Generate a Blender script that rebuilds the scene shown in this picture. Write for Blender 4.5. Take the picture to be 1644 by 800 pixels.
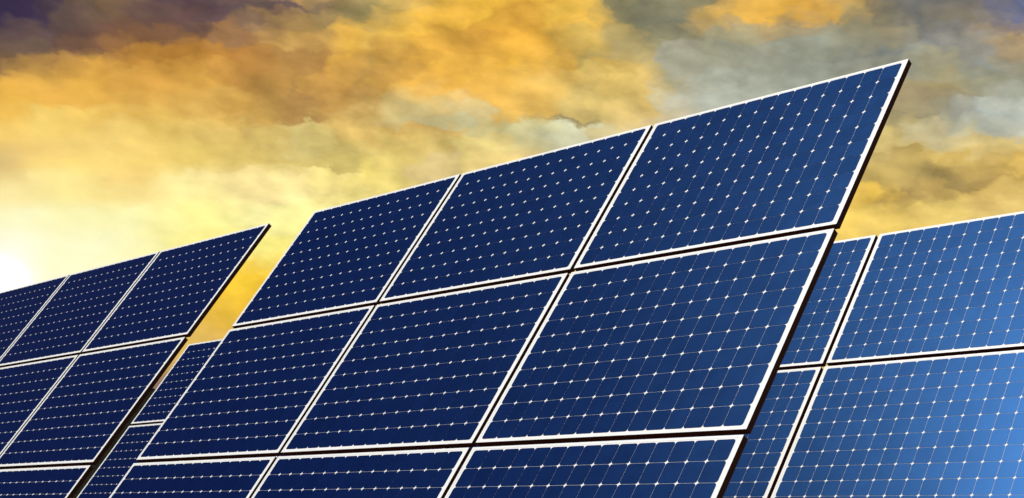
import bpy, math, random
from mathutils import Matrix, Vector

# ---------------------------------------------------------------- scene, camera, sky, sun, exposure
for o in list(bpy.data.objects):
    bpy.data.objects.remove(o)
scene = bpy.context.scene
R = math.radians
random.seed(7)

CELL = 0.125                       # one photovoltaic cell, metres
TILT = 62.53                       # tilt of the panels above the ground, degrees
TOP = 5.18                         # height of the top cell row of every table, metres

cam_data = bpy.data.cameras.new('camera')
cam_data.sensor_width = 36.0
cam_data.lens = 36.0 * 2311.56 / 1644.0
cam_data.clip_start = 0.05
cam_data.clip_end = 4000
cam = bpy.data.objects.new('camera', cam_data)
scene.collection.objects.link(cam)
cam.matrix_world = Matrix((
    (0.679847, 0.130378, 0.721671, 81.0565 * CELL),
    (0.724723, -0.269972, -0.633949, -52.7540 * CELL),
    (0.112178, 0.954000, -0.278028, TOP - 28.6346 * CELL),
    (0, 0, 0, 1)))
scene.camera = cam

SUN_AZ, SUN_EL = -142.0, 55.0      # azimuth from +Y towards +X, elevation (degrees)
SUN_STRENGTH = 3.45
SKY_STRENGTH = 0.085

scene.view_settings.view_transform = 'Standard'
scene.view_settings.look = 'None'
scene.view_settings.exposure = 0.0
scene.view_settings.gamma = 1.0
scene.view_settings.use_curve_mapping = False
scene.render.engine = 'CYCLES'

sun_data = bpy.data.lights.new('sun', 'SUN')
sun_data.energy = SUN_STRENGTH
sun_data.angle = R(0.53)
sun_data.color = (1.0, 0.95, 0.86)
sun = bpy.data.objects.new('sun', sun_data)
scene.collection.objects.link(sun)
sd = Vector((math.sin(R(SUN_AZ)) * math.cos(R(SUN_EL)), math.cos(R(SUN_AZ)) * math.cos(R(SUN_EL)), math.sin(R(SUN_EL))))
sun.rotation_euler = sd.to_track_quat('Z', 'Y').to_euler()
sun.location = sd * 60

# Evening clouds: colour along azimuth (-71 to -27 degrees) for bands of the sky, from high to low
BANDS = [
    (25.79, [(0.043, 0.03, 0.07), (0.052, 0.035, 0.073), (0.14, 0.089, 0.071), (0.201, 0.123, 0.069), (0.137, 0.082, 0.07), (0.111, 0.067, 0.074), (0.133, 0.083, 0.09), (0.159, 0.108, 0.097), (0.144, 0.095, 0.098), (0.275, 0.194, 0.093), (0.336, 0.264, 0.113), (0.368, 0.29, 0.114), (0.745, 0.453, 0.091), (0.91, 0.514, 0.07), (0.911, 0.544, 0.061), (0.692, 0.362, 0.054), (0.9, 0.536, 0.079), (0.858, 0.518, 0.084), (0.32, 0.269, 0.127), (0.235, 0.227, 0.14), (0.262, 0.237, 0.134), (0.336, 0.275, 0.125), (0.743, 0.433, 0.091), (0.827, 0.455, 0.071), (0.736, 0.41, 0.081), (0.533, 0.345, 0.113), (0.213, 0.194, 0.139), (0.15, 0.149, 0.141), (0.179, 0.167, 0.145), (0.208, 0.19, 0.193), (0.149, 0.159, 0.246), (0.146, 0.157, 0.252)]),
    (25.23, [(0.041, 0.029, 0.069), (0.047, 0.032, 0.071), (0.115, 0.078, 0.073), (0.193, 0.118, 0.068), (0.149, 0.087, 0.067), (0.138, 0.077, 0.069), (0.149, 0.091, 0.09), (0.205, 0.129, 0.094), (0.461, 0.28, 0.099), (0.33, 0.22, 0.094), (0.363, 0.276, 0.112), (0.487, 0.35, 0.117), (0.822, 0.487, 0.084), (0.91, 0.514, 0.07), (0.877, 0.511, 0.061), (0.686, 0.356, 0.053), (0.873, 0.515, 0.078), (0.853, 0.509, 0.082), (0.331, 0.274, 0.126), (0.225, 0.223, 0.141), (0.214, 0.21, 0.141), (0.609, 0.384, 0.106), (0.77, 0.448, 0.094), (0.824, 0.454, 0.072), (0.744, 0.41, 0.079), (0.535, 0.365, 0.117), (0.22, 0.198, 0.139), (0.148, 0.148, 0.142), (0.234, 0.2, 0.138), (0.231, 0.203, 0.183), (0.121, 0.145, 0.26), (0.188, 0.178, 0.24)]),
    (24.58, [(0.094, 0.062, 0.071), (0.129, 0.083, 0.074), (0.118, 0.076, 0.07), (0.17, 0.089, 0.062), (0.2, 0.099, 0.055), (0.228, 0.114, 0.054), (0.305, 0.159, 0.071), (0.336, 0.184, 0.081), (0.57, 0.337, 0.096), (0.512, 0.304, 0.091), (0.876, 0.498, 0.082), (0.765, 0.478, 0.104), (0.918, 0.529, 0.075), (0.741, 0.398, 0.061), (0.665, 0.336, 0.053), (0.795, 0.411, 0.055), (0.847, 0.476, 0.073), (0.639, 0.427, 0.104), (0.55, 0.4, 0.13), (0.294, 0.266, 0.148), (0.267, 0.247, 0.153), (0.367, 0.323, 0.189), (0.356, 0.321, 0.193), (0.436, 0.33, 0.166), (0.328, 0.288, 0.184), (0.291, 0.27, 0.173), (0.319, 0.268, 0.159), (0.201, 0.202, 0.175), (0.219, 0.21, 0.19), (0.308, 0.244, 0.162), (0.263, 0.217, 0.219), (0.283, 0.228, 0.214)]),
    (23.92, [(0.143, 0.092, 0.07), (0.162, 0.105, 0.075), (0.126, 0.074, 0.062), (0.212, 0.108, 0.061), (0.448, 0.213, 0.047), (0.432, 0.198, 0.037), (0.454, 0.212, 0.042), (0.483, 0.224, 0.054), (0.432, 0.243, 0.071), (0.44, 0.231, 0.071), (0.722, 0.393, 0.074), (0.677, 0.387, 0.083), (0.64, 0.349, 0.065), (0.75, 0.403, 0.065), (0.707, 0.369, 0.06), (0.834, 0.45, 0.063), (0.807, 0.453, 0.074), (0.491, 0.356, 0.109), (0.49, 0.363, 0.128), (0.395, 0.336, 0.169), (0.406, 0.396, 0.286), (0.336, 0.325, 0.217), (0.34, 0.341, 0.251), (0.321, 0.312, 0.224), (0.307, 0.326, 0.259), (0.253, 0.264, 0.2), (0.211, 0.227, 0.204), (0.289, 0.295, 0.235), (0.231, 0.24, 0.227), (0.342, 0.306, 0.237), (0.47, 0.323, 0.162), (0.378, 0.287, 0.195)]),
    (23.29, [(0.273, 0.161, 0.072), (0.418, 0.233, 0.072), (0.434, 0.234, 0.07), (0.697, 0.373, 0.069), (0.547, 0.264, 0.053), (0.612, 0.313, 0.059), (0.66, 0.349, 0.067), (0.506, 0.25, 0.059), (0.459, 0.248, 0.068), (0.467, 0.25, 0.073), (0.658, 0.36, 0.076), (0.546, 0.322, 0.086), (0.62, 0.335, 0.063), (0.828, 0.455, 0.071), (0.869, 0.484, 0.08), (0.909, 0.512, 0.071), (0.799, 0.449, 0.074), (0.468, 0.344, 0.101), (0.614, 0.413, 0.102), (0.558, 0.44, 0.184), (0.415, 0.403, 0.288), (0.399, 0.396, 0.291), (0.353, 0.363, 0.284), (0.344, 0.355, 0.277), (0.35, 0.375, 0.303), (0.334, 0.353, 0.282), (0.26, 0.262, 0.208), (0.349, 0.335, 0.234), (0.374, 0.338, 0.207), (0.291, 0.309, 0.277), (0.357, 0.331, 0.233), (0.382, 0.326, 0.217)]),
    (22.63, [(0.703, 0.395, 0.079), (0.838, 0.466, 0.08), (0.724, 0.4, 0.078), (0.85, 0.471, 0.08), (0.703, 0.37, 0.071), (0.666, 0.344, 0.066), (0.679, 0.365, 0.07), (0.531, 0.274, 0.062), (0.487, 0.265, 0.068), (0.558, 0.316, 0.079), (0.605, 0.326, 0.08), (0.55, 0.308, 0.081), (0.74, 0.425, 0.084), (0.822, 0.457, 0.083), (0.835, 0.466, 0.085), (0.857, 0.49, 0.087), (0.774, 0.488, 0.121), (0.746, 0.528, 0.155), (0.766, 0.547, 0.16), (0.659, 0.468, 0.15), (0.487, 0.424, 0.238), (0.439, 0.457, 0.365), (0.377, 0.392, 0.305), (0.365, 0.38, 0.3), (0.345, 0.368, 0.297), (0.335, 0.351, 0.278), (0.343, 0.3, 0.181), (0.386, 0.318, 0.16), (0.36, 0.292, 0.139), (0.347, 0.344, 0.237), (0.351, 0.35, 0.244), (0.365, 0.36, 0.26)]),
    (22.02, [(0.857, 0.49, 0.089), (0.945, 0.539, 0.09), (0.844, 0.469, 0.084), (0.821, 0.458, 0.087), (0.785, 0.437, 0.085), (0.695, 0.392, 0.084), (0.683, 0.41, 0.096), (0.599, 0.342, 0.079), (0.485, 0.282, 0.076), (0.399, 0.215, 0.071), (0.537, 0.304, 0.08), (0.555, 0.328, 0.094), (0.687, 0.484, 0.166), (0.736, 0.521, 0.187), (0.781, 0.476, 0.126), (0.783, 0.462, 0.096), (0.754, 0.475, 0.117), (0.667, 0.49, 0.16), (0.746, 0.547, 0.17), (0.767, 0.537, 0.163), (0.572, 0.556, 0.42), (0.492, 0.518, 0.427), (0.412, 0.43, 0.342), (0.393, 0.41, 0.326), (0.355, 0.376, 0.3), (0.377, 0.344, 0.217), (0.378, 0.314, 0.165), (0.352, 0.285, 0.157), (0.312, 0.26, 0.152), (0.361, 0.345, 0.248), (0.415, 0.426, 0.337), (0.449, 0.465, 0.374)]),
    (21.41, [(0.92, 0.561, 0.117), (0.946, 0.558, 0.104), (0.982, 0.686, 0.175), (0.95, 0.637, 0.154), (0.812, 0.505, 0.11), (0.773, 0.488, 0.113), (0.713, 0.454, 0.113), (0.612, 0.355, 0.082), (0.58, 0.356, 0.094), (0.451, 0.265, 0.085), (0.53, 0.323, 0.088), (0.691, 0.476, 0.152), (0.639, 0.531, 0.235), (0.66, 0.573, 0.285), (0.639, 0.58, 0.314), (0.731, 0.452, 0.108), (0.558, 0.399, 0.132), (0.33, 0.267, 0.128), (0.669, 0.507, 0.172), (0.857, 0.634, 0.255), (0.66, 0.581, 0.371), (0.514, 0.528, 0.425), (0.47, 0.49, 0.396), (0.427, 0.447, 0.36), (0.42, 0.401, 0.273), (0.491, 0.397, 0.179), (0.424, 0.35, 0.171), (0.339, 0.291, 0.159), (0.38, 0.377, 0.305), (0.461, 0.505, 0.453), (0.491, 0.524, 0.452), (0.546, 0.533, 0.402)]),
    (20.81, [(0.893, 0.59, 0.155), (0.912, 0.61, 0.156), (0.963, 0.681, 0.184), (0.937, 0.642, 0.169), (0.934, 0.654, 0.19), (0.868, 0.605, 0.154), (0.771, 0.536, 0.148), (0.744, 0.524, 0.151), (0.699, 0.497, 0.15), (0.704, 0.563, 0.208), (0.602, 0.416, 0.124), (0.745, 0.512, 0.156), (0.715, 0.462, 0.132), (0.748, 0.492, 0.15), (0.716, 0.609, 0.261), (0.632, 0.549, 0.253), (0.671, 0.622, 0.33), (0.657, 0.651, 0.431), (0.638, 0.54, 0.269), (0.836, 0.623, 0.254), (0.749, 0.6, 0.307), (0.572, 0.549, 0.404), (0.495, 0.512, 0.414), (0.458, 0.479, 0.389), (0.6, 0.479, 0.204), (0.602, 0.472, 0.187), (0.672, 0.523, 0.199), (0.652, 0.51, 0.198), (0.5, 0.478, 0.335), (0.537, 0.548, 0.426), (0.534, 0.545, 0.439), (0.614, 0.54, 0.338)]),
    (20.20, [(0.818, 0.561, 0.179), (0.815, 0.559, 0.178), (0.869, 0.609, 0.189), (0.906, 0.645, 0.194), (0.958, 0.683, 0.203), (0.928, 0.658, 0.179), (0.819, 0.599, 0.161), (0.779, 0.567, 0.163), (0.73, 0.531, 0.155), (0.715, 0.58, 0.214), (0.589, 0.464, 0.145), (0.623, 0.488, 0.155), (0.723, 0.526, 0.155), (0.764, 0.569, 0.185), (0.806, 0.647, 0.221), (0.795, 0.621, 0.233), (0.727, 0.627, 0.309), (0.673, 0.661, 0.43), (0.645, 0.591, 0.345), (0.776, 0.603, 0.265), (0.787, 0.615, 0.294), (0.623, 0.569, 0.386), (0.515, 0.526, 0.42), (0.489, 0.495, 0.386), (0.621, 0.471, 0.167), (0.618, 0.472, 0.171), (0.656, 0.504, 0.188), (0.674, 0.521, 0.204), (0.647, 0.532, 0.263), (0.753, 0.587, 0.234), (0.767, 0.538, 0.168), (0.686, 0.519, 0.223)]),
    (19.59, [(0.756, 0.536, 0.202), (0.688, 0.492, 0.206), (0.915, 0.653, 0.207), (0.954, 0.708, 0.208), (0.966, 0.713, 0.206), (0.984, 0.707, 0.203), (0.833, 0.614, 0.159), (0.77, 0.565, 0.156), (0.76, 0.562, 0.161), (0.721, 0.551, 0.175), (0.695, 0.553, 0.173), (0.767, 0.602, 0.166), (0.732, 0.571, 0.18), (0.755, 0.579, 0.253), (0.801, 0.64, 0.222), (0.831, 0.628, 0.233), (0.796, 0.614, 0.258), (0.699, 0.631, 0.353), (0.666, 0.635, 0.395), (0.761, 0.624, 0.31), (0.819, 0.626, 0.281), (0.687, 0.586, 0.351), (0.543, 0.525, 0.389), (0.626, 0.479, 0.199), (0.655, 0.462, 0.127), (0.598, 0.431, 0.13), (0.494, 0.373, 0.131), (0.526, 0.369, 0.114), (0.695, 0.491, 0.14), (0.568, 0.391, 0.114), (0.718, 0.473, 0.118), (0.669, 0.465, 0.144)]),
    (18.98, [(0.778, 0.582, 0.24), (0.81, 0.614, 0.251), (0.988, 0.801, 0.325), (0.99, 0.823, 0.306), (0.948, 0.702, 0.232), (0.941, 0.688, 0.227), (0.989, 0.853, 0.352), (0.951, 0.771, 0.32), (0.963, 0.781, 0.333), (0.944, 0.775, 0.319), (0.987, 0.817, 0.292), (0.858, 0.672, 0.175), (0.753, 0.61, 0.188), (0.754, 0.579, 0.256), (0.786, 0.614, 0.232), (0.817, 0.63, 0.234), (0.799, 0.621, 0.257), (0.744, 0.633, 0.325), (0.685, 0.654, 0.408), (0.727, 0.64, 0.36), (0.8, 0.611, 0.269), (0.679, 0.543, 0.273), (0.587, 0.471, 0.234), (0.803, 0.55, 0.133), (0.796, 0.538, 0.119), (0.719, 0.491, 0.117), (0.57, 0.409, 0.121), (0.438, 0.319, 0.112), (0.356, 0.257, 0.096), (0.448, 0.301, 0.093), (0.53, 0.365, 0.101), (0.591, 0.405, 0.113)]),
    (18.32, [(0.923, 0.793, 0.394), (0.966, 0.831, 0.398), (0.999, 0.833, 0.356), (0.999, 0.855, 0.331), (0.966, 0.768, 0.284), (0.954, 0.739, 0.272), (0.999, 0.87, 0.364), (0.979, 0.831, 0.335), (0.972, 0.798, 0.341), (0.996, 0.831, 0.36), (0.992, 0.827, 0.316), (0.867, 0.704, 0.227), (0.76, 0.612, 0.192), (0.755, 0.593, 0.223), (0.772, 0.601, 0.239), (0.82, 0.627, 0.234), (0.819, 0.62, 0.246), (0.784, 0.623, 0.285), (0.705, 0.635, 0.365), (0.671, 0.562, 0.287), (0.645, 0.499, 0.22), (0.612, 0.476, 0.214), (0.616, 0.471, 0.198), (0.866, 0.593, 0.132), (0.872, 0.591, 0.125), (0.836, 0.564, 0.121), (0.929, 0.602, 0.108), (0.405, 0.278, 0.095), (0.666, 0.456, 0.131), (0.712, 0.489, 0.146), (0.651, 0.462, 0.145), (0.607, 0.424, 0.126)]),
    (17.52, [(0.998, 0.951, 0.559), (1, 0.959, 0.568), (1, 0.963, 0.575), (1, 0.947, 0.49), (0.999, 0.946, 0.463), (1, 0.954, 0.466), (0.999, 0.91, 0.343), (1, 0.913, 0.319), (1, 0.92, 0.398), (1, 0.914, 0.366), (1, 0.911, 0.351), (0.96, 0.842, 0.313), (0.794, 0.648, 0.211), (0.755, 0.601, 0.212), (0.759, 0.591, 0.238), (0.797, 0.607, 0.235), (0.803, 0.601, 0.233), (0.743, 0.564, 0.228), (0.675, 0.518, 0.213), (0.652, 0.499, 0.207), (0.634, 0.485, 0.206), (0.618, 0.473, 0.202), (0.636, 0.477, 0.187), (0.868, 0.602, 0.138), (0.88, 0.607, 0.134), (0.872, 0.6, 0.133), (0.87, 0.608, 0.14), (0.77, 0.547, 0.149), (0.859, 0.633, 0.185), (0.808, 0.589, 0.194), (0.808, 0.59, 0.196), (0.74, 0.534, 0.173)]),
    (16.18, [(1, 0.971, 0.723), (1, 0.972, 0.735), (1, 0.973, 0.771), (1, 0.973, 0.616), (1, 0.971, 0.601), (1, 0.96, 0.521), (0.999, 0.922, 0.364), (0.996, 0.883, 0.293), (0.997, 0.881, 0.263), (1, 0.896, 0.254), (0.999, 0.894, 0.272), (0.999, 0.9, 0.29), (0.982, 0.882, 0.302), (0.782, 0.616, 0.211), (0.738, 0.559, 0.197), (0.72, 0.542, 0.196), (0.705, 0.529, 0.196), (0.688, 0.518, 0.197), (0.671, 0.506, 0.198), (0.655, 0.494, 0.197), (0.639, 0.482, 0.195), (0.628, 0.473, 0.19), (0.627, 0.468, 0.181), (0.771, 0.549, 0.153), (0.869, 0.607, 0.14), (0.873, 0.609, 0.14), (0.867, 0.606, 0.141), (0.85, 0.609, 0.161), (0.845, 0.619, 0.181), (0.83, 0.607, 0.191), (0.822, 0.601, 0.199), (0.82, 0.601, 0.201)]),
    (14.84, [(1, 0.973, 0.774), (1, 0.973, 0.769), (1, 0.973, 0.747), (1, 0.973, 0.652), (1, 0.973, 0.62), (0.998, 0.967, 0.604), (0.919, 0.586, 0.076), (0.933, 0.585, 0.05), (0.953, 0.606, 0.046), (0.955, 0.613, 0.049), (0.959, 0.666, 0.094), (0.97, 0.727, 0.136), (0.928, 0.738, 0.185), (0.763, 0.579, 0.193), (0.736, 0.554, 0.191), (0.717, 0.537, 0.19), (0.701, 0.524, 0.19), (0.685, 0.512, 0.191), (0.67, 0.501, 0.191), (0.655, 0.49, 0.19), (0.642, 0.48, 0.188), (0.633, 0.472, 0.184), (0.63, 0.468, 0.178), (0.635, 0.467, 0.17), (0.656, 0.477, 0.162), (0.718, 0.514, 0.153), (0.75, 0.534, 0.15), (0.735, 0.531, 0.16), (0.727, 0.531, 0.168), (0.697, 0.509, 0.17), (0.668, 0.488, 0.17), (0.636, 0.466, 0.168)]),
    (13.75, [(0.989, 0.954, 0.745), (0.999, 0.971, 0.765), (0.999, 0.972, 0.734), (0.999, 0.972, 0.658), (0.995, 0.963, 0.609), (0.814, 0.55, 0.153), (0.816, 0.509, 0.087), (0.826, 0.513, 0.082), (0.905, 0.546, 0.049), (0.915, 0.557, 0.048), (0.927, 0.57, 0.047), (0.932, 0.579, 0.048), (0.833, 0.578, 0.13), (0.746, 0.556, 0.182), (0.726, 0.541, 0.185), (0.71, 0.528, 0.186), (0.695, 0.517, 0.186), (0.681, 0.506, 0.186), (0.668, 0.497, 0.186), (0.655, 0.487, 0.186), (0.643, 0.479, 0.184), (0.635, 0.472, 0.181), (0.63, 0.467, 0.177), (0.631, 0.465, 0.172), (0.635, 0.465, 0.167), (0.639, 0.466, 0.163), (0.641, 0.466, 0.161), (0.639, 0.465, 0.161), (0.636, 0.464, 0.162), (0.632, 0.462, 0.163), (0.627, 0.46, 0.166), (0.622, 0.457, 0.168)]),
    (12.29, [(0.776, 0.641, 0.337), (0.762, 0.631, 0.339), (0.725, 0.594, 0.318), (0.546, 0.396, 0.206), (0.484, 0.303, 0.138), (0.569, 0.36, 0.131), (0.68, 0.435, 0.121), (0.76, 0.49, 0.117), (0.768, 0.488, 0.107), (0.793, 0.498, 0.096), (0.82, 0.51, 0.084), (0.801, 0.512, 0.096), (0.696, 0.499, 0.16), (0.694, 0.506, 0.17), (0.692, 0.508, 0.175), (0.687, 0.506, 0.179), (0.68, 0.502, 0.181), (0.672, 0.496, 0.182), (0.662, 0.489, 0.182), (0.652, 0.483, 0.182), (0.643, 0.476, 0.181), (0.635, 0.47, 0.179), (0.63, 0.466, 0.176), (0.627, 0.463, 0.173), (0.627, 0.461, 0.17), (0.627, 0.46, 0.168), (0.627, 0.46, 0.166), (0.626, 0.459, 0.166), (0.624, 0.458, 0.166), (0.622, 0.457, 0.167), (0.618, 0.455, 0.168), (0.614, 0.453, 0.17)]),
    (10.34, [(0.641, 0.498, 0.246), (0.586, 0.449, 0.227), (0.43, 0.315, 0.181), (0.202, 0.126, 0.128), (0.22, 0.136, 0.132), (0.239, 0.147, 0.135), (0.244, 0.15, 0.141), (0.196, 0.12, 0.129), (0.197, 0.12, 0.128), (0.193, 0.118, 0.128), (0.188, 0.115, 0.127), (0.189, 0.116, 0.128), (0.233, 0.148, 0.13), (0.562, 0.399, 0.157), (0.615, 0.444, 0.165), (0.637, 0.463, 0.171), (0.647, 0.473, 0.174), (0.65, 0.476, 0.176), (0.648, 0.476, 0.177), (0.644, 0.474, 0.178), (0.639, 0.471, 0.177), (0.633, 0.467, 0.177), (0.628, 0.463, 0.176), (0.624, 0.461, 0.174), (0.622, 0.458, 0.173), (0.62, 0.457, 0.172), (0.618, 0.456, 0.171), (0.616, 0.454, 0.17), (0.615, 0.453, 0.17), (0.612, 0.452, 0.171), (0.61, 0.451, 0.171), (0.607, 0.45, 0.172)]),
]

world = bpy.data.worlds.new('World')
scene.world = world
world.use_nodes = True
wt = world.node_tree
wt.nodes.clear()


class Nodes:
    """short helpers to wire a node tree"""
    def __init__(self, tree):
        self.t = tree

    def new(self, kind, **kw):
        n = self.t.nodes.new(kind)
        for k, v in kw.items():
            setattr(n, k, v)
        return n

    def put(self, sock, v):
        if hasattr(v, 'is_output'):
            self.t.links.new(v, sock)
        elif v is not None:
            sock.default_value = v

    def math(self, op, a, b=None, c=None, clamp=False):
        n = self.new('ShaderNodeMath', operation=op, use_clamp=clamp)
        for i, v in enumerate((a, b, c)):
            self.put(n.inputs[i], v)
        return n.outputs[0]

    def step(self, v, lo, hi, to0=0.0, to1=1.0, kind='SMOOTHSTEP'):
        n = self.new('ShaderNodeMapRange', interpolation_type=kind)
        self.put(n.inputs['Value'], v)
        for k, x in (('From Min', lo), ('From Max', hi), ('To Min', to0), ('To Max', to1)):
            self.put(n.inputs[k], x)
        return n.outputs['Result']

    def mix(self, fac, a, b, blend='MIX'):
        n = self.new('ShaderNodeMix', data_type='RGBA', blend_type=blend)
        self.put(n.inputs[0], fac)
        self.put(n.inputs[6], a)
        self.put(n.inputs[7], b)
        return n.outputs[2]

    def noise(self, vec, scale, detail=6, rough=0.55, dist=0.0, lac=2.0, dim='3D'):
        n = self.new('ShaderNodeTexNoise', noise_dimensions=dim)
        self.put(n.inputs['Vector'], vec)
        for k, x in (('Scale', scale), ('Detail', detail), ('Roughness', rough), ('Distortion', dist), ('Lacunarity', lac)):
            n.inputs[k].default_value = x
        return n


w = Nodes(wt)
tc = w.new('ShaderNodeTexCoord')
nrm = w.new('ShaderNodeVectorMath', operation='NORMALIZE')
wt.links.new(tc.outputs['Generated'], nrm.inputs[0])
direction = nrm.outputs[0]
sep = w.new('ShaderNodeSeparateXYZ')
wt.links.new(direction, sep.inputs[0])
az0 = w.math('MULTIPLY', w.math('ARCTAN2', sep.outputs[0], sep.outputs[1]), 180 / math.pi)
el0 = w.math('MULTIPLY', w.math('ARCSINE', sep.outputs[2]), 180 / math.pi)
comb = w.new('ShaderNodeCombineXYZ')                     # cloud space: streaks longer than high
w.put(comb.inputs[0], az0)
w.put(comb.inputs[1], w.math('MULTIPLY', el0, 1.85))
cloud_space = comb.outputs[0]
# the puffs and wisps: the band colours are pushed about by turbulence of two sizes
big = w.noise(cloud_space, 0.16, 3, 0.5, 0.4, dim='2D')
fine = w.noise(cloud_space, 0.8, 5, 0.5, 0.2, dim='2D')


def vmath(op, a, b, scale=None):
    n = w.new('ShaderNodeVectorMath', operation=op)
    w.put(n.inputs[0], a)
    if b is not None:
        w.put(n.inputs[1], b)
    if scale is not None:
        w.put(n.inputs['Scale'], scale)
    return n.outputs[0]


gl = w.new('ShaderNodeVectorMath', operation='DOT_PRODUCT')       # angle from the low sun behind the left table
wt.links.new(direction, gl.inputs[0])
ga, ge = R(-68.4), R(11.5)
gl.inputs[1].default_value = (math.sin(ga) * math.cos(ge), math.cos(ga) * math.cos(ge), math.sin(ge))
gdeg = w.math('MULTIPLY', w.math('ARCCOSINE', w.math('MINIMUM', gl.outputs['Value'], 0.99999)), 180 / math.pi)
calm = w.step(gdeg, 2.0, 14.0, 0.15, 1.0)                          # the bright air near it is smooth
stir = vmath('ADD', vmath('SCALE', vmath('SUBTRACT', big.outputs['Color'], (0.5, 0.5, 0.5)), None, 1.3),
             vmath('SCALE', vmath('SUBTRACT', fine.outputs['Color'], (0.5, 0.5, 0.5)), None, 1.9))
stirred = vmath('ADD', cloud_space, stir)


def puffs(size, smooth):
    """pulls the colour of a patch of sky together into rounded puffs of about that many degrees"""
    n = w.new('ShaderNodeTexVoronoi', voronoi_dimensions='2D', feature='SMOOTH_F1')
    w.put(n.inputs['Vector'], stirred)
    n.inputs['Scale'].default_value = 1.0 / size
    n.inputs['Smoothness'].default_value = smooth
    return vmath('SUBTRACT', n.outputs['Position'], stirred), n.outputs['Distance']


pull1, dist1 = puffs(1.9, 0.8)
pull2, dist2 = puffs(0.85, 0.8)
move = vmath('ADD', stir, vmath('ADD', vmath('SCALE', pull1, None, 0.50), vmath('SCALE', pull2, None, 0.45)))
moved = vmath('ADD', cloud_space, vmath('SCALE', move, None, calm))
sm = w.new('ShaderNodeSeparateXYZ')
wt.links.new(moved, sm.inputs[0])
az = sm.outputs[0]
el = w.math('DIVIDE', sm.outputs[1], 1.85)
da = w.math('ADD', az, 49.0)
dac = w.math('MINIMUM', w.math('MAXIMUM', da, -32.0), 32.0)
lvl = w.math('MULTIPLY_ADD', dac, -0.1114, el)           # the cloud bands lean a little
lvl = w.math('MULTIPLY_ADD', w.math('MULTIPLY', dac, dac), 0.00284, lvl)
pos = w.math('PINGPONG', w.math('DIVIDE', w.math('ADD', az, 71.0), 44.0), 1.0)   # the same kind of clouds goes on to both sides
rise = w.math('MINIMUM', lvl, w.math('SUBTRACT', 51.6, lvl))                # and overhead
col = None
prev = None
for level, colours in reversed(BANDS):
    rp = w.new('ShaderNodeValToRGB')
    w.put(rp.inputs[0], pos)
    cr = rp.color_ramp
    cr.interpolation = 'LINEAR'
    n = len(colours)
    while len(cr.elements) < n:
        cr.elements.new(0.5)
    for i, c in enumerate(colours):
        cr.elements[i].position = i / (n - 1)
    for i, c in enumerate(colours):
        cr.elements[i].color = (*c, 1)
    if col is None:
        col = rp.outputs[0]
    else:
        col = w.mix(w.step(rise, prev, level), col, rp.outputs[0])
    prev = level
# billows: the side of every fold that faces the low sun is lighter than the far side
fold = w.noise(cloud_space, 0.30, 5, 0.5, 0.0, dim='2D')
off = w.new('ShaderNodeVectorMath', operation='ADD')
wt.links.new(cloud_space, off.inputs[0])
off.inputs[1].default_value = (-0.45, -0.55, 0.0)
fold2 = w.noise(off.outputs[0], 0.30, 5, 0.5, 0.0, dim='2D')
relief = w.math('SUBTRACT', fold2.outputs['Fac'], fold.outputs['Fac'])
shade = w.math('MULTIPLY_ADD', w.math('SUBTRACT', fold.outputs['Fac'], 0.5), 0.38, w.math('MULTIPLY', relief, -1.0))
knob = w.math('MULTIPLY_ADD', w.math('SUBTRACT', 0.45, dist1), 0.10, w.math('MULTIPLY', w.math('SUBTRACT', 0.45, dist2), 0.10))
shade = w.math('MULTIPLY_ADD', w.math('ADD', shade, knob), calm, 1.0)
vs = w.new('ShaderNodeVectorMath', operation='SCALE')
wt.links.new(col, vs.inputs[0])
wt.links.new(shade, vs.inputs['Scale'])
evening = vs.outputs[0]
# bright air round the low sun behind the left table
halo = w.math('POWER', 2.718, w.math('MULTIPLY', w.math('POWER', w.math('DIVIDE', gdeg, 0.85), 2.0), -1.0))
evening = w.mix(halo, evening, (3.0, 2.9, 2.6, 1))
bg_evening = w.new('ShaderNodeBackground')
wt.links.new(evening, bg_evening.inputs[0])
bg_evening.inputs[1].default_value = 1.0
# the rest of the sky: clear evening blue with the same clouds thinning out away from the sunset
rest = w.noise(cloud_space, 0.07, 7, 0.58, 0.5, dim='2D')
lit = w.step(gdeg, 30.0, 95.0)
rest_col = w.mix(lit, (0.62, 0.44, 0.17, 1), (0.34, 0.36, 0.40, 1))
bg_rest = w.new('ShaderNodeBackground')
wt.links.new(rest_col, bg_rest.inputs[0])
sky = w.new('ShaderNodeTexSky', sky_type='NISHITA', sun_disc=False)
sky.sun_elevation = R(SUN_EL)
sky.sun_rotation = R(SUN_AZ)
sky.altitude = 100
bg_blue = w.new('ShaderNodeBackground')
wt.links.new(sky.outputs[0], bg_blue.inputs[0])
bg_blue.inputs[1].default_value = SKY_STRENGTH
cover = w.math('MULTIPLY', w.step(rest.outputs['Fac'], 0.42, 0.60), w.step(gdeg, 25.0, 62.0, 1.0, 0.0))
far = w.new('ShaderNodeMixShader')
wt.links.new(cover, far.inputs[0])
wt.links.new(bg_blue.outputs[0], far.inputs[1])
wt.links.new(bg_rest.outputs[0], far.inputs[2])
inside = w.math('MULTIPLY', w.step(az, -92.0, -74.0), w.step(az, -24.0, 4.0, 1.0, 0.0))
inside = w.math('MULTIPLY', inside, w.step(lvl, 29.0, 40.0, 1.0, 0.0))
total = w.new('ShaderNodeMixShader')
wt.links.new(inside, total.inputs[0])
wt.links.new(far.outputs[0], total.inputs[1])
wt.links.new(bg_evening.outputs[0], total.inputs[2])
wout = w.new('ShaderNodeOutputWorld')
wt.links.new(total.outputs[0], wout.inputs[0])

# ---------------------------------------------------------------- materials


def material(name):
    m = bpy.data.materials.new(name)
    m.use_nodes = True
    b = m.node_tree.nodes['Principled BSDF']
    return m, Nodes(m.node_tree), b


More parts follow.
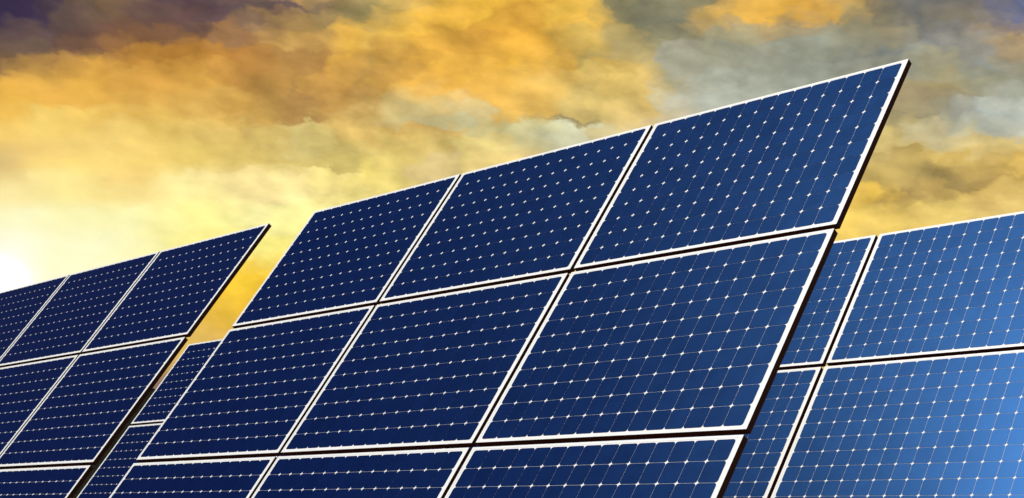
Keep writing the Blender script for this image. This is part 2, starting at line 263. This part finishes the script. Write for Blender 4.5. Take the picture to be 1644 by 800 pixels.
def cell_material():
    m, k, b = material('blue_silicon_cell')
    info = k.new('ShaderNodeObjectInfo')
    tcm = k.new('ShaderNodeTexCoord')
    geo = k.new('ShaderNodeNewGeometry')
    tint = k.step(info.outputs['Random'], 0, 1, 0.94, 1.06, 'LINEAR')
    speck = k.noise(geo.outputs['Position'], 9.0, 5, 0.6)
    dust = k.step(speck.outputs['Fac'], 0.35, 0.75, 0.96, 1.05, 'LINEAR')
    s = k.new('ShaderNodeVectorMath', operation='SCALE')
    s.inputs[0].default_value = CELL_F0
    k.put(s.inputs['Scale'], k.math('MULTIPLY', tint, dust))
    k.put(b.inputs['Base Color'], s.outputs[0])
    b.inputs['Roughness'].default_value = 0.6
    b.inputs['IOR'].default_value = 1.02                           # index-matched under the coating
    sheen = k.new('ShaderNodeBsdfAnisotropic')                     # blue anti-reflective coating of the textured silicon
    s2 = k.new('ShaderNodeVectorMath', operation='SCALE')
    s2.inputs[0].default_value = CELL_SHEEN
    k.put(s2.inputs['Scale'], k.math('MULTIPLY', tint, dust))
    k.put(sheen.inputs['Color'], s2.outputs[0])
    k.put(sheen.inputs['Roughness'], k.step(speck.outputs['Fac'], 0.3, 0.8, CELL_ROUGH - 0.01, CELL_ROUGH + 0.015, 'LINEAR'))
    glass = k.new('ShaderNodeBsdfAnisotropic')                     # clear front glass, reflecting only at very flat angles
    glass.inputs['Roughness'].default_value = 0.12
    lw = k.new('ShaderNodeLayerWeight')
    lw.inputs['Blend'].default_value = 0.5
    fl = k.math('MULTIPLY', k.math('POWER', lw.outputs['Facing'], 8.0), 0.07)
    cg = k.new('ShaderNodeCombineXYZ')
    for q in range(3):
        k.put(cg.inputs[q], fl)
    k.put(glass.inputs['Color'], cg.outputs[0])
    add0 = k.new('ShaderNodeAddShader')
    k.put(add0.inputs[0], b.outputs[0])
    k.put(add0.inputs[1], glass.outputs[0])
    add = k.new('ShaderNodeAddShader')
    k.put(add.inputs[0], add0.outputs[0])
    k.put(add.inputs[1], sheen.outputs[0])
    k.put(m.node_tree.nodes['Material Output'].inputs['Surface'], add.outputs[0])
    return m


CELL_F0 = (0.0001, 0.0008, 0.037)
CELL_SHEEN = (0.0052, 0.0180, 0.0485)
CELL_ROUGH = 0.335
M_CELL = cell_material()

M_WHITE, k, b = material('white_backsheet')
g = k.new('ShaderNodeNewGeometry')
n = k.noise(g.outputs['Position'], 3.0, 6, 0.6)
k.put(b.inputs['Base Color'], k.mix(k.step(n.outputs['Fac'], 0.35, 0.7), (0.86, 0.855, 0.83, 1), (0.82, 0.81, 0.78, 1)))
b.inputs['Roughness'].default_value = 0.55

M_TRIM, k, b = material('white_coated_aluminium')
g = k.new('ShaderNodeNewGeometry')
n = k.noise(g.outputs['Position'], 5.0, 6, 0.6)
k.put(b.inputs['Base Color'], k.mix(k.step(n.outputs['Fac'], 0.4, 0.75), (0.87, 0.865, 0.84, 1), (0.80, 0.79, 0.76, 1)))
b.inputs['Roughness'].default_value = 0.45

M_DARK, k, b = material('shaded_dark_bronze')  # brown frame body; the shade of its unlit sides is put into the colour
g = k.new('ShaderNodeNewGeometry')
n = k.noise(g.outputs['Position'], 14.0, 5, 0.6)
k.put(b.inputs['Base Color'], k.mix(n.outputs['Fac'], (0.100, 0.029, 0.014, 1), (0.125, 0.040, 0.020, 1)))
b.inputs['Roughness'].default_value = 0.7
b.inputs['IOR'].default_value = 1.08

M_STEEL, k, b = material('galvanised_steel')
g = k.new('ShaderNodeNewGeometry')
n = k.noise(g.outputs['Position'], 20.0, 4, 0.5)
k.put(b.inputs['Base Color'], k.mix(n.outputs['Fac'], (0.30, 0.31, 0.32, 1), (0.45, 0.46, 0.47, 1)))
b.inputs['Metallic'].default_value = 0.8
b.inputs['Roughness'].default_value = 0.5

M_GROUND, k, b = material('dry_meadow')
g = k.new('ShaderNodeNewGeometry')
n1 = k.noise(g.outputs['Position'], 0.25, 6, 0.6)
n2 = k.noise(g.outputs['Position'], 6.0, 6, 0.7)
c = k.mix(k.step(n1.outputs['Fac'], 0.35, 0.65), (0.050, 0.062, 0.022, 1), (0.115, 0.095, 0.050, 1))
k.put(b.inputs['Base Color'], k.mix(k.step(n2.outputs['Fac'], 0.3, 0.75), c, (0.045, 0.035, 0.022, 1)))
b.inputs['Roughness'].default_value = 0.95
bp = k.new('ShaderNodeBump')
bp.inputs['Distance'].default_value = 0.05
k.put(bp.inputs['Height'], n2.outputs['Fac'])
k.put(b.inputs['Normal'], bp.outputs[0])

M_HILL, k, b = material('dark_woodland')
g = k.new('ShaderNodeNewGeometry')
n1 = k.noise(g.outputs['Position'], 0.12, 6, 0.65)
k.put(b.inputs['Base Color'], k.mix(n1.outputs['Fac'], (0.010, 0.011, 0.007, 1), (0.026, 0.026, 0.016, 1)))
b.inputs['Roughness'].default_value = 1.0
b.inputs['Specular IOR Level'].default_value = 0.0
bp = k.new('ShaderNodeBump')
bp.inputs['Distance'].default_value = 4.0
k.put(bp.inputs['Height'], n1.outputs['Fac'])
k.put(b.inputs['Normal'], bp.outputs[0])

# ---------------------------------------------------------------- mesh helpers
COL = scene.collection


def mesh(name, verts, faces, mat):
    me = bpy.data.meshes.new(name)
    me.from_pydata(verts, [], faces)
    me.materials.append(mat)
    me.update()
    return me


def link(name, me, parent=None, loc=(0, 0, 0)):
    o = bpy.data.objects.new(name, me)
    o.location = loc
    if parent is not None:
        o.parent = parent
    COL.objects.link(o)
    return o


def box_data(x0, x1, y0, y1, z0, z1, verts, faces):
    i = len(verts)
    verts += [(x0, y0, z0), (x1, y0, z0), (x1, y1, z0), (x0, y1, z0), (x0, y0, z1), (x1, y0, z1), (x1, y1, z1), (x0, y1, z1)]
    faces += [(i, i + 3, i + 2, i + 1), (i + 4, i + 5, i + 6, i + 7), (i, i + 1, i + 5, i + 4), (i + 1, i + 2, i + 6, i + 5),
              (i + 2, i + 3, i + 7, i + 6), (i + 3, i, i + 4, i + 7)]


def box_mesh(name, x0, x1, y0, y1, z0, z1, mat):
    v, f = [], []
    box_data(x0, x1, y0, y1, z0, z1, v, f)
    return mesh(name, v, f, mat)


def ring_mesh(name, ox, oy0, oy1, wd, z0, z1, mat, bev=0.0):
    """rectangular ring: outer half width ox, outer y from oy0 to oy1, bar width wd, chamfered outer front edge"""
    prof = [(0, z0), (0, z1 - bev), (bev, z1), (wd, z1), (wd, z0)] if bev else [(0, z0), (0, z1), (wd, z1), (wd, z0)]
    v, f = [], []
    for sx, sy in ((-1, -1), (1, -1), (1, 1), (-1, 1)):
        for inset, z in prof:
            v.append((sx * (ox - inset), (oy0 + inset) if sy < 0 else (oy1 - inset), z))
    n = len(prof)
    for c in range(4):
        d = (c + 1) % 4
        for i in range(n):
            j = (i + 1) % n
            f.append((c * n + i, d * n + i, d * n + j, c * n + j))
    return mesh(name, v, f, mat)


# ---------------------------------------------------------------- ground
bpy_v = [(-3000, -3000, 0), (3000, -3000, 0), (3000, 3000, 0), (-3000, 3000, 0)]
ground = link('ground', mesh('ground', bpy_v, [(0, 1, 2, 3)], M_GROUND))
ground['kind'] = 'structure'

# a dark wooded ridge far behind the field
hv, hf = [], []
NS, ND = 160, 7
for i in range(NS + 1):
    a = R(-150 + 180 * i / NS)
    crest = 93 + 5 * math.sin(i * 0.21) + 5 * math.sin(i * 0.57 + 1) + 3 * math.sin(i * 1.31) + random.uniform(-1.5, 1.5)
    for j in range(ND):
        d = 330 + 60 * j
        t = j / (ND - 2)
        h = crest * math.sin(min(t, 1.0) * math.pi / 2) if j < ND - 1 else -2.0
        hv.append((math.sin(a) * d, math.cos(a) * d, h - 0.5 + random.uniform(-1, 1) * (1 if 0 < j < ND - 1 else 0)))
for i in range(NS):
    for j in range(ND - 1):
        q = i * ND + j
        hf.append((q, q + ND, q + ND + 1, q + 1))
hills = link('hills', mesh('hills', hv, hf, M_HILL))
hills['kind'] = 'structure'

# ---------------------------------------------------------------- solar panel (15 x 10 cells), shared meshes
PITCH_X = CELL
PITCH_Y = CELL * 1.0278
COLS, ROWS = 15, 10
STEP_X = CELL * 15.778             # module to module along the row
STEP_Y = CELL * 10.920             # module to module up the slope
GAP = CELL * 0.025                 # joint between two cells
PROUD = CELL * 0.0130               # cells stand this far off the backsheet
MX, MY = CELL * 0.255, CELL * 0.185
THICK = CELL * 0.30
HX = COLS * PITCH_X / 2
HY = ROWS * PITCH_Y                # panel origin: middle of the bottom cell edge


def cell_outline():
    hx, hy, r = (PITCH_X - GAP) / 2, (PITCH_Y - GAP) / 2, CELL * 0.118
    pts = []
    for cx, cy, a0 in ((hx - r, hy - r, 0), (-hx + r, hy - r, 90), (-hx + r, -hy + r, 180), (hx - r, -hy + r, 270)):
        for s in range(4):
            a = R(a0 + s * 30)
            pts.append((cx + r * math.cos(a), cy + r * math.sin(a)))
    return pts


OUT = cell_outline()
NP = len(OUT)


def cell_data(cx, cy, verts, faces):
    i = len(verts)
    verts += [(cx + x, cy + y, -0.0005) for x, y in OUT] + [(cx + x, cy + y, PROUD) for x, y in OUT]
    faces.append(tuple(i + NP + q for q in range(NP)))
    for q in range(NP):
        s = (q + 1) % NP
        faces.append((i + q, i + s, i + NP + s, i + NP + q))


cv, cf = [], []
cell_data(0, 0, cv, cf)
ME_CELL = mesh('cell', cv, cf, M_CELL)
gv, gf = [], []
for r in range(ROWS):
    for c in range(COLS):
        cell_data(-HX + (c + 0.5) * PITCH_X, HY - (r + 0.5) * PITCH_Y, gv, gf)
ME_CELLS = mesh('cell_grid', gv, gf, M_CELL)
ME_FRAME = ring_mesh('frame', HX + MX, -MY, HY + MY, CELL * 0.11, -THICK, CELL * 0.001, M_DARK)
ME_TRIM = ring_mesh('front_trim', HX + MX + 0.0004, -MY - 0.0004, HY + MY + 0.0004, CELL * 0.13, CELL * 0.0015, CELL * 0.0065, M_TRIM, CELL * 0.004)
ME_SHEET = box_mesh('backsheet', -HX - MX + CELL * 0.1, HX + MX - CELL * 0.1, -MY + CELL * 0.1, HY + MY - CELL * 0.1, -0.005, 0, M_WHITE)
ME_JBOX = box_mesh('junction_box', -0.07, 0.07, HY - 0.22, HY - 0.10, -0.026, -0.0055, M_DARK)


def panel(loc, label, group, each_cell):
    p = link('solar_panel', None, None, loc)
    p.empty_display_size = 0.2
    p.rotation_euler = (R(TILT), 0, 0)
    p['label'] = label
    p['category'] = 'solar panel'
    p['group'] = group
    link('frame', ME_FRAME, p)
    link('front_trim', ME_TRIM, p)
    link('backsheet', ME_SHEET, p)
    link('junction_box', ME_JBOX, p)
    if each_cell:
        for r in range(ROWS):
            for c in range(COLS):
                link('cell', ME_CELL, p, (-HX + (c + 0.5) * PITCH_X, HY - (r + 0.5) * PITCH_Y, 0))
    else:
        g = link('cell_grid', ME_CELLS, p)
        g['kind'] = 'stuff'
    return p


CT, ST = math.cos(R(TILT)), math.sin(R(TILT))


def slope(x, y, z, row):
    """point x along the row, y up the slope from the top cell edge, z off the panel face; row counts backwards"""
    return (x, y * CT - z * ST + row * ROW_STEP, TOP + y * ST + z * CT)


TABLE_STEP = CELL * 52.72
ROW_STEP = CELL * 21.437
LEVEL = ['top', 'middle', 'bottom']
LABELS = {
    (0, 0): [['navy solar panel at the top left corner of the big central array',
              'navy solar panel in the middle of the big central array\'s top row',
              'blue solar panel at the top right corner of the big central array'],
             ['navy solar panel at the left end of the big central array\'s middle row',
              'navy solar panel at the very centre of the big central array',
              'blue solar panel at the right end of the big central array\'s middle row'],
             ['navy solar panel at the bottom left of the big central array, cut off below',
              'navy solar panel in the middle of the big central array\'s bottom row, cut off below',
              'blue solar panel at the bottom right of the big central array, cut off below']],
    (-1, 0): [['solar panel at the left end of the left array\'s top row, beside the sun',
               'second solar panel from the right in the left array\'s top row',
               'solar panel at the pointed top right corner of the left array'],
              ['leftmost solar panel of the left array\'s middle row, out of the picture',
               'solar panel at the left edge of the picture in the left array\'s second row',
               'solar panel at the right end of the left array\'s second row'],
              ['leftmost solar panel of the left array\'s bottom row, out of the picture',
               'middle solar panel of the left array\'s bottom row, out of the picture',
               'solar panel in the bottom left corner of the picture, lowest of the left array']],
    (-1, 1): [['upper small solar panel seen through the gap between left and central arrays'],
              ['lower small solar panel seen through the gap between left and central arrays']],
    (0, 1): [[None, 'narrow upper strip of blue solar panel just right of the central array',
              'large bright blue solar panel at the right edge, upper row, its top against the sky'],
             [None, 'narrow lower strip of blue solar panel just right of the central array',
              'large bright blue solar panel in the bottom right corner of the picture']],
}
DETAIL = {(0, 0): [(r, c) for r in range(3) for c in range(3)],
          (-1, 0): [(0, 0), (0, 1), (0, 2), (1, 1), (1, 2), (2, 2)],
          (-1, 1): [(0, 0), (1, 0)],
          (0, 1): [(0, 1), (0, 2), (1, 1), (1, 2)]}
TABLE_NAME = {(0, 0): 'big central array', (-1, 0): 'left array', (-1, 1): 'rear array behind the gap', (0, 1): 'rear array at the right',
              (-2, 2): 'farthest array behind the left one'}
GROUP = {0: 'solar panels of the front row', 1: 'solar panels of the row behind', 2: 'solar panels of the farthest row'}
WHERE = ['left', 'middle', 'right']


def table(t, row):
    x0 = t * TABLE_STEP
    for r in range(3):
        for c in range(3):
            try:
                label = LABELS[(t, row)][r][c]
            except (KeyError, IndexError):
                label = None
            if label is None:
                label = '%s %s solar panel of the %s, hidden by nearer panels' % (LEVEL[r], WHERE[c], TABLE_NAME[(t, row)])
            loc = slope(x0 + c * STEP_X + HX, -r * STEP_Y - HY, 0, row)
            panel(loc, label, GROUP[row], (r, c) in DETAIL.get((t, row), []))
    # the steel rack that carries the nine panels
    rk = link('mounting_rack', None, None, (x0 + 1.5 * STEP_X, row * ROW_STEP - 2.2 * STEP_Y * CT, 0))
    rk['label'] = 'galvanised steel rack on posts carrying the %s' % TABLE_NAME[(t, row)]
    rk['category'] = 'rack'
    rk['group'] = 'steel racks under the panels'
    base = Vector(rk.location)
    rot = (R(TILT), 0, 0)
    length = 3 * STEP_X - 0.55
    zt = -THICK - 0.001

    def bar(name, dx, dy, dz, point):
        key = 'rack_%s' % name
        me = bpy.data.meshes.get(key) or box_mesh(key, -dx / 2, dx / 2, -dy / 2, dy / 2, -dz, 0, M_STEEL)
        o = link(name, me, rk, Vector(point) - base)
        o.rotation_euler = rot
        return o
    for r in range(3):
        for fy in (0.26, 0.74):
            bar('purlin', length, 0.045, 0.05, slope(x0 + 1.5 * STEP_X - 0.05, -r * STEP_Y - fy * HY, zt, row))
    tot = 2 * STEP_Y + HY
    for fx in (0.4, 1.4, 2.4):
        x = x0 + fx * STEP_X - 0.05
        bar('rafter', 0.06, tot * 0.94, 0.09, slope(x, -tot / 2, zt - 0.0505, row))
        for fy, nm in ((0.60, 'rear_post'), (0.92, 'front_post')):
            px, py, pz = slope(x, -tot * fy, zt - 0.15, row)
            v, f = [], []
            key = 'rack_%s' % nm
            me = bpy.data.meshes.get(key) or box_mesh(key, -0.05, 0.05, -0.05, 0.05, -0.2, pz, M_STEEL)
            link('post', me, rk, Vector((px, py, 0)) - base)


table(0, 0)
table(-1, 0)
table(-1, 1)
table(0, 1)
